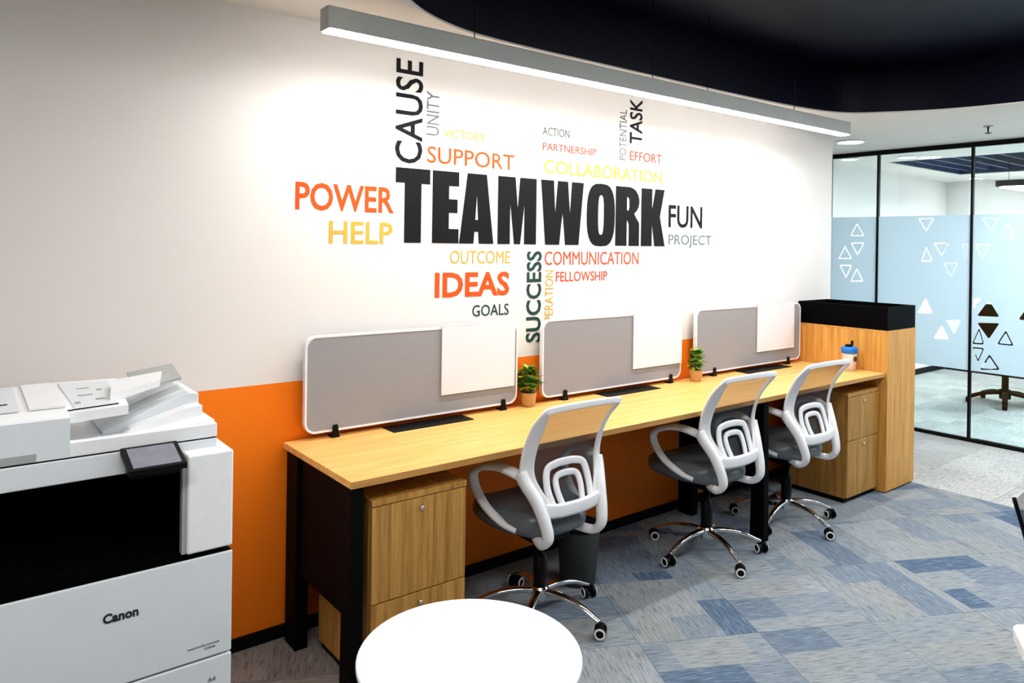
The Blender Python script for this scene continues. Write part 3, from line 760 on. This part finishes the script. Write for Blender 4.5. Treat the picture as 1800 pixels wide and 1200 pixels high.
# sloping output pan of the feeder, rising to the right and the back
t = bmesh.new()
def quad_slab(bm, P, th):
    v = [bm.verts.new(p) for p in P]; w_ = [bm.verts.new((p[0], p[1], p[2]-th)) for p in P]
    bm.faces.new(v); bm.faces.new(w_[::-1])
    for i in range(4): bm.faces.new((v[i], v[(i+1) % 4], w_[(i+1) % 4], w_[i]))
    return bm
pp('platen_cover', prism([(.27, .9755), (SX1-.001, .9755), (SX1-.001, 1.018), (.57, 1.014), (.40, .988), (.27, .984)], SY0+.0225, SY1, .001, 'Y'), M['printerw'], fd)
t = prism([(.36, .987), (.607, .987), (.607, 1.072), (.58, 1.076), (.50, 1.050), (.42, 1.018), (.36, .998)], 2.245, 2.60, .002, 'Y')
pp('output_pan', t, M['printer'], fd)
t = prism([(.40, .987), (.604, .987), (.604, 1.046), (.57, 1.044), (.42, 1.004)], 2.195, 2.2445, .001, 'Y'); pp('pan_step', t, M['printerw'], fd)
for k in range(4): pp('pan_rib', prism([(.43, 1.022), (.50, 1.050), (.58, 1.076), (.58, 1.080), (.50, 1.054), (.43, 1.027)], 2.30+k*.07, 2.304+k*.07, 0, 'Y'), M['printerw'], fd)
# feeder head at left
t = prism([(SY0+.001, .976), (2.56, .976), (2.56, 1.085), (2.47, 1.10), (2.16, 1.092), (SY0+.001, 1.078)], PX0-.03, .265, .004, 'X')
hd = pp('feeder_head', t, M['printerw'], fd)
pp('feeder_front', box(PX0-.03, .266, SY0-.001, SY0+.0008, .977, 1.074, 0), M['printer'], fd)
pp('label_plate', box(PX0-.02, .196, SY0-.0025, SY0-.001, .978, .997, .0005), M['greyp'], fd)
quad = lambda P, th: quad_slab(bmesh.new(), P, th)
pp('feeder_lid_left', quad([(PX0, 2.15, 1.0965), (.165, 2.15, 1.0965), (.17, 2.44, 1.104), (PX0, 2.44, 1.104)], .004), M['printer'], fd)
pp('feeder_lid_right', quad([(.185, 2.15, 1.097), (.262, 2.15, 1.097), (.262, 2.46, 1.105), (.19, 2.46, 1.105)], .005), M['printerw'], fd)
# document tray, tilted up to the right, floating above the pan
dt = pp('document_tray', quad([(.262, 2.128, 1.078), (.405, 2.150, 1.080), (.425, 2.43, 1.106), (.262, 2.45, 1.106)], .024), M['printerw'], fd)
pp('tray_plate', quad([(.285, 2.16, 1.0835), (.385, 2.175, 1.0845), (.395, 2.40, 1.106), (.275, 2.42, 1.1075)], .003), M['printer'], fd)
pp('tray_line', quad([(.265, 2.150, 1.083), (.385, 2.166, 1.0845), (.385, 2.169, 1.0848), (.265, 2.153, 1.0833)], .002), M['cavity'], fd)
pp('page_guide', quad([(.37, 2.20, 1.100), (.50, 2.24, 1.122), (.525, 2.33, 1.132), (.395, 2.33, 1.118)], .018), M['printerw'], fd)
pp('tray_extension', quad([(.44, 2.255, 1.103), (.565, 2.27, 1.118), (.575, 2.42, 1.138), (.45, 2.42, 1.122)], .006), M['greyp'], fd)
# icons printed on the feeder lids
for x, y, w_, h_ in ((.29, 2.20, .012, .016), (.305, 2.27, .035, .006), (.34, 2.22, .022, .010), (.355, 2.31, .012, .012), (.31, 2.34, .03, .005)):
    f_ = (y-2.16)/.25; z = 1.0845+.022*f_
    pp('printed_icon', quad([(x, y, z+.0012), (x+w_, y, z+.0012), (x+w_, y+h_, z+.0012+.088*h_), (x, y+h_, z+.0012+.088*h_)], .001), M['greyp'], fd)
for x, y, w_, h_ in ((.075, 2.20, .03, .012), (.12, 2.22, .025, .008), (.08, 2.29, .05, .01), (.09, 2.36, .045, .01)):
    z = 1.0966+.0259*(y-2.15)
    pp('printed_icon', quad([(x, y, z+.0012), (x+w_, y, z+.0012), (x+w_, y+h_, z+.0015), (x, y+h_, z+.0015)], .001), M['blackp'] if w_ < .03 else M['printer'], fd)
# control panel
cpn = pp('control_panel', prism([(1.985, .935), (2.095, .966), (2.095, .982), (1.985, .950)], .376, .512, .002, 'X'), M['blackp'])
pp('touch_screen', quad([(.388, 1.993, .9535), (.500, 1.993, .9535), (.500, 2.083, .9800), (.388, 2.083, .9800)], .003), M['screen'], cpn)
pp('panel_arm', box(.39, .505, 2.03, 2.10, .915, .944, .002), M['blackp'], cpn)
# printed writing on the front
def put_text(body, x0, x1, z0, z1, y, bold, mt_, parent, name='lettering', root=pr, vert=False, spacing=1.0, taper=None):
    me = text_mesh(body, bold, spacing=spacing)
    xs = [v.co.x for v in me.vertices]; ys_ = [v.co.y for v in me.vertices]
    a0, a1, b0, b1 = min(xs), max(xs), min(ys_), max(ys_)
    for v in me.vertices:
        u, w_, d_ = (v.co.x-a0)/(a1-a0), (v.co.y-b0)/(b1-b0), v.co.z
        if vert: X, Z = x1-w_*(x1-x0), z0+u*(z1-z0)
        else: X, Z = x0+u*(x1-x0), z0+w_*(z1-z0)
        v.co = (X, y-d_, Z)
    me.update()
    bm = bmesh.new(); bm.from_mesh(me); bpy.data.meshes.remove(me)
    if root is not None: loc_bm(root, bm)
    return obj(name, bm, mt_, parent)
M['ink'] = mat('black_ink', (30, 30, 32), .5)
M['inkg'] = mat('grey_ink', (110, 112, 114), .5)
put_text('Canon', .333, .413, .566, .590, PY0-.0008, .035, M['ink'], pr, 'logo')
put_text('imageRUNNER ADVANCE', .532, .612, .4345, .4395, PY0-.0008, .0, M['inkg'], pr, 'model_lettering')
put_text('C3525', .574, .602, .4255, .4305, PY0-.0008, .0, M['inkg'], pr, 'model_lettering')
put_text('A4', .584, .604, .334, .346, PY0-.0008, .0, M['inkg'], pr, 'drawer_lettering')

# ------------------------------------------------------------------ tables in the foreground
rtb = thing('round_table', 'low round white table in front of the drawer pedestal', 'table', (1.110, 1.571, 0))
obj('tabletop', lathe([(0, .428), (.284, .428), (.291, .431), (.2934, .437), (.2934, .445), (.291, .449), (.286, .450), (0, .450)], 72), M['ttop'], rtb, auto=50)
obj('column', lathe([(0, .02), (.03, .02), (.026, .04), (.026, .40), (.05, .427), (0, .427)], 28), M['chrome'], rtb, auto=50)
obj('base_plate', lathe([(0, 0), (.19, 0), (.19, .008), (.05, .02), (0, .02)], 48), M['chrome'], rtb, auto=50)
tb = thing('white_table', 'white table whose rounded corner shows at the right edge', 'table', (1.786, .562, 0), math.radians(-61))
obj('tabletop', prism(rrect(0, .9, -.75, 0, .03, 6), .715, .74, .002), M['ttop'], tb)
for x, y in ((.06, -.07), (.84, -.07), (.06, -.68), (.84, -.68)): obj('leg', lathe([(0, 0), (.016, 0), (.02, .715), (0, .715)], 16, (x, y, 0)), M['white'], tb, True)

# chair at the right edge: only its dark-edged reclined back reaches into the picture
vc = thing('mesh_chair', 'chair at the right edge of which only a thin dark back edge shows', 'chair', (2.564, .4655, 0), math.radians(-85))
t = tube(catmull([(-.30, 0, .86), (-.285, 0, .80), (-.25, 0, .70), (-.21, 0, .56), (-.17, 0, .46)], 5), .0045, 8)
for s in (-1, 1):
    obj('back_rail', tube(catmull([(-.285, .2*s, .842), (-.262, .2*s, .76), (-.235, .2*s, .66), (-.20, .2*s, .54), (-.16, .2*s, .45)], 5), .0055, 8), M['blackp'], vc, True)
t.free()
t = bmesh.new()
rows = []
for k, (x, z) in enumerate(((-.283, .836), (-.262, .76), (-.235, .66), (-.20, .54), (-.165, .47))): rows.append([t.verts.new((x, y, z)) for y in (-.195, -.1, 0, .1, .195)])
for a, c in zip(rows, rows[1:]):
    for i in range(4): t.faces.new((a[i], a[i+1], c[i+1], c[i]))
obj('back_mesh', t, M['mesh'], vc, True)
obj('seat', box(-.2, .22, -.22, .22, .42, .455, .015, segs=3), M['seat'], vc)
for x, y in ((-.16, -.18), (-.16, .18), (.19, -.18), (.19, .18)): obj('leg', tube([Vector((x, y, .42)), Vector((x*1.05, y*1.05, .2)), Vector((x*1.15, y*1.12, .004))], .009, 10), M['chrome'], vc, True)

# ------------------------------------------------------------------ meeting room furniture
mt_t = thing('meeting_table', 'white meeting table with dark edge behind the glass partition', 'table', (9.0, 1.5, 0))
obj('tabletop', prism(rrect(-.55, .55, -1.6, 1.10, .08, 6), .735, .76, .002), M['ttop'], mt_t)
obj('edge_band', prism(rrect(-.545, .545, -1.595, 1.095, .08, 6), .705, .7345, .001), M['blackp'], mt_t)
for y in (-1.2, .7): obj('leg', box(-.3, .3, y-.03, y+.03, 0, .705, .004), M['blackp'], mt_t)
def black_chair(loc, rz, label, ba):
    r = thing('conference_chair', label, 'chair', loc, rz, 'black chairs in the meeting room')
    obj('seat', prism(rrect(-.24, .24, -.22, .25, .08, 6), .42, .49, .02), M['coal'], r)
    P = catmull([(0, -.25, .50), (0, -.27, .62), (0, -.28, .80), (0, -.31, 1.0)], 4)
    obj('backrest', sweep(P, lambda f: .40+.10*math.sin(PI*min(1, f*1.1)), .05, (1, 0, 0), 16, power=4), M['coal'], r, True)
    for s in (-1, 1):
        obj('armrest', sweep(catmull([(.25*s, -.15, .44), (.28*s, -.12, .60), (.285*s, -.02, .66), (.285*s, .16, .65)], 4), .04, .025, (0, 1, 0), 8), M['coal'], r, True)
    obj('gas_lift', lathe([(0, .08), (.03, .08), (.03, .42), (0, .42)], 16), M['coal'], r, True)
    obj('tilt_mechanism', box(-.09, .09, -.12, .12, .30, .42, .01), M['coal'], r)
    obj('base_hub', lathe([(0, .06), (.05, .06), (.05, .15), (0, .15)], 16), M['coal'], r, True)
    for k in range(5):
        a = ba+k*2*PI/5; ca, sa = math.cos(a), math.sin(a)
        obj('base_leg', sweep(catmull([(.03*ca, .03*sa, .12), (.18*ca, .18*sa, .105), (.32*ca, .32*sa, .06)], 4), .05, .035, (-sa, ca, 0), 8), M['coal'], r, True)
        t = lathe([(0, -.02), (.026, -.02), (.03, -.014), (.03, .014), (.026, .02), (0, .02)], 18)
        bmesh.ops.rotate(t, matrix=Matrix.Rotation(PI/2, 3, 'Y'), verts=t.verts); bmesh.ops.translate(t, vec=(.32*ca, .32*sa, .03), verts=t.verts)
        obj('caster', t, M['coal'], r, auto=50)
    return r
black_chair((8.34, 2.70, 0), math.radians(-80), 'black conference chair close to the glass, its wheeled base below the film', math.radians(-10))
black_chair((8.15, 1.75, 0), math.radians(-95), 'black conference chair behind the glass nearer the right edge', math.radians(30))

pd = thing('meeting_pendant', 'dark pendant with a white underside hanging in the meeting room', 'light', (8.75, 2.3, 2.17))
obj('housing', prism(rrect(-.35, .35, -.5, .55, .05, 5), .0, .06, .002), M['trim'], pd)
obj('diffuser', prism(rrect(-.32, .32, -.47, .52, .05, 5), -.008, -.0005, 0), M['emitc'], pd)
for x, y in ((-.25, -.4), (.25, -.4), (-.25, .45), (.25, .45)): obj('suspension_cable', tube([Vector((x, y, .06)), Vector((x, y, .2)), Vector((x, y, .35))], .002, 6), M['trim'], pd)

# ------------------------------------------------------------------ wall lettering (vinyl, standing a hair off the wall)
C_ = dict(K=(16, 15, 18), K2=(50, 46, 46), G=(104, 104, 106), O=(236, 84, 26), O2=(214, 78, 44), Y=(212, 170, 66), Y2=(204, 168, 66), T=(38, 66, 60), T2=(96, 118, 116))
inks = {k: mat('vinyl_'+n, C_[k], .7, spec=.15) for k, n in dict(K='black', K2='charcoal', G='light_grey', O='orange', O2='coral', Y='mustard', Y2='pale_yellow', T='dark_green', T2='grey_green').items()}
cname = dict(K='black', K2='dark grey', G='light grey', O='orange', O2='coral', Y='mustard', Y2='pale yellow', T='dark green', T2='grey-green')
WT = [('POWER', 1.092, 1.521, 1.640, 1.750, 'O', .018, 0), ('HELP', 1.232, 1.517, 1.511, 1.601, 'Y', .012, 0),
      ('SUPPORT', 1.682, 2.165, 1.869, 1.942, 'O', .004, 0), ('VICTORY', 1.763, 1.993, 1.988, 2.026, 'Y2', .002, 0),
      ('ACTION', 2.340, 2.518, 2.058, 2.099, 'G', .003, 0), ('PARTNERSHIP', 2.342, 2.708, 1.984, 2.021, 'O2', .003, 0),
      ('COLLABORATION', 2.352, 3.231, 1.872, 1.938, 'Y2', .006, 0), ('EFFORT', 2.963, 3.225, 1.984, 2.035, 'O2', .005, 0),
      ('FUN', 3.291, 3.597, 1.627, 1.756, 'K', .012, 0), ('PROJECT', 3.295, 3.688, 1.512, 1.587, 'T2', .0, 0),
      ('OUTCOME', 1.808, 2.147, 1.427, 1.487, 'Y', -.002, 0), ('IDEAS', 1.730, 2.145, 1.276, 1.389, 'O', .026, 0),
      ('GOALS', 1.933, 2.144, 1.184, 1.237, 'T', .004, 0), ('COMMUNICATION', 2.364, 3.044, 1.417, 1.486, 'O2', .0, 0),
      ('FELLOWSHIP', 2.440, 2.802, 1.334, 1.384, 'O2', .004, 0),
      ('CAUSE', 1.523, 1.657, 1.858, 2.300, 'K', .010, 1), ('UNITY', 1.677, 1.741, 1.990, 2.180, 'G', .0, 1),
      ('TASK', 2.959, 3.059, 2.076, 2.322, 'K', .014, 1), ('POTENTIAL', 2.880, 2.935, 1.980, 2.252, 'G', .0, 1),
      ('SUCCESS', 2.251, 2.345, 1.041, 1.487, 'T', .022, 1), ('COOPERATION', 2.370, 2.423, 1.010, 1.392, 'Y', .0, 1)]
for body, x0, x1, z0, z1, c, bold, vt in WT:
    o = put_text(body, x0, x1, z0, z1, D-.0012, bold, inks[c], None, 'wall_lettering', None, bool(vt))
    tag(o, '%s word %s on the white wall%s' % (cname[c], body, ', reading upwards' if vt else ''), 'lettering', 'words of the wall lettering')
# TEAMWORK in a heavy condensed cut
x0, x1, z0, z1 = 1.537, 3.251, 1.519, 1.838
H_ = z1-z0
def L_(w, polys): return w, polys
s = .30   # stem weight in letter-height units
G = [
 (.66, [[(0, 1), (.66, 1), (.66, .80), (.49, .80), (.49, 0), (.17, 0), (.17, .80), (0, .80)]]),                                        # T
 (.50, [[(0, 0), (0, 1), (.50, 1), (.50, .80), (.31, .80), (.31, .615), (.475, .615), (.475, .425), (.31, .425), (.31, .20), (.50, .20), (.50, 0)]]),  # E
 (.68, [[(0, 0), (.15, 1), (.53, 1), (.68, 0), (.385, 0), (.37, .17), (.295, .17), (.28, 0)], [(.31, .34), (.365, .34), (.338, .72)]]),   # A
 (.82, [[(0, 0), (0, 1), (.36, 1), (.415, .53), (.46, 1), (.82, 1), (.82, 0), (.56, 0), (.56, .62), (.475, 0), (.345, 0), (.255, .62), (.255, 0)]]),   # M
 (1.0, [[(0, 1), (.29, 1), (.33, .48), (.385, 1), (.62, 1), (.675, .48), (.715, 1), (1.0, 1), (.89, 0), (.57, 0), (.50, .52), (.43, 0), (.11, 0)]]),   # W
 (.60, 'O'),
 (.62, 'R'),
 (.60, [[(0, 0), (0, 1), (.285, 1), (.285, .62), (.37, 1), (.62, 1), (.50, .52), (.64, 0), (.36, 0), (.285, .40), (.285, 0)]]),          # K
]
def stadium(cx, cz, a, c, n=10):
    out = []
    for k in range(n*2): 
        ang = 2*PI*k/(n*2); ca, sa = math.cos(ang), math.sin(ang)
        out.append((cx+a*math.copysign(abs(ca)**.62, ca), cz+c*math.copysign(abs(sa)**.75, sa)))
    return out
# measured left edges of the letters along the wall
gap = .035; tot = sum(w for w, _ in G)+gap*(len(G)-1)
spans = [(1.529, 1.699),(1.712, 1.851),(1.855, 2.047),(2.071, 2.306),(2.334, 2.622),(2.646, 2.853),(2.859, 3.048),(3.061, 3.247)]
loops = []
for (w, polys), (cur, e_) in zip(G, spans):
    k_ = (e_-cur)/w
    if polys == 'O': polys = [stadium(.30, .5, .30, .515, 14), stadium(.30, .5, .062, .33, 8)]
    elif polys == 'R':
        rc = lambda cx, cz, r1, r2, a0, a1, n: [(cx+r1*math.cos(math.radians(a0+(a1-a0)*i/n)), cz+r2*math.sin(math.radians(a0+(a1-a0)*i/n))) for i in range(n+1)]
        polys = [[(0, 0), (0, 1), (.34, 1)] + rc(.34, .76, .27, .24, 85, -60, 8) + [(.50, .515)] + rc(.40, .36, .21, .13, 40, 5, 3) + [(.61, 0), (.34, 0), (.34, .36), (.30, .43), (.285, .43), (.285, 0)],
                 [(.285, .60), (.285, .83), (.32, .82), (.345, .79), (.35, .65), (.325, .60)]]
    ex = []
    for p_ in polys: loops.append([(cur+a*k_, z0+c*H_) for a, c in p_])
me = fill(loops, .0008, Matrix.Translation((0, D-.0014, 0)) @ Matrix.Rotation(PI/2, 4, 'X'))
o = link('wall_lettering', me, inks['K']); tag(o, 'large heavy black word TEAMWORK in the middle of the white wall', 'lettering', 'words of the wall lettering')
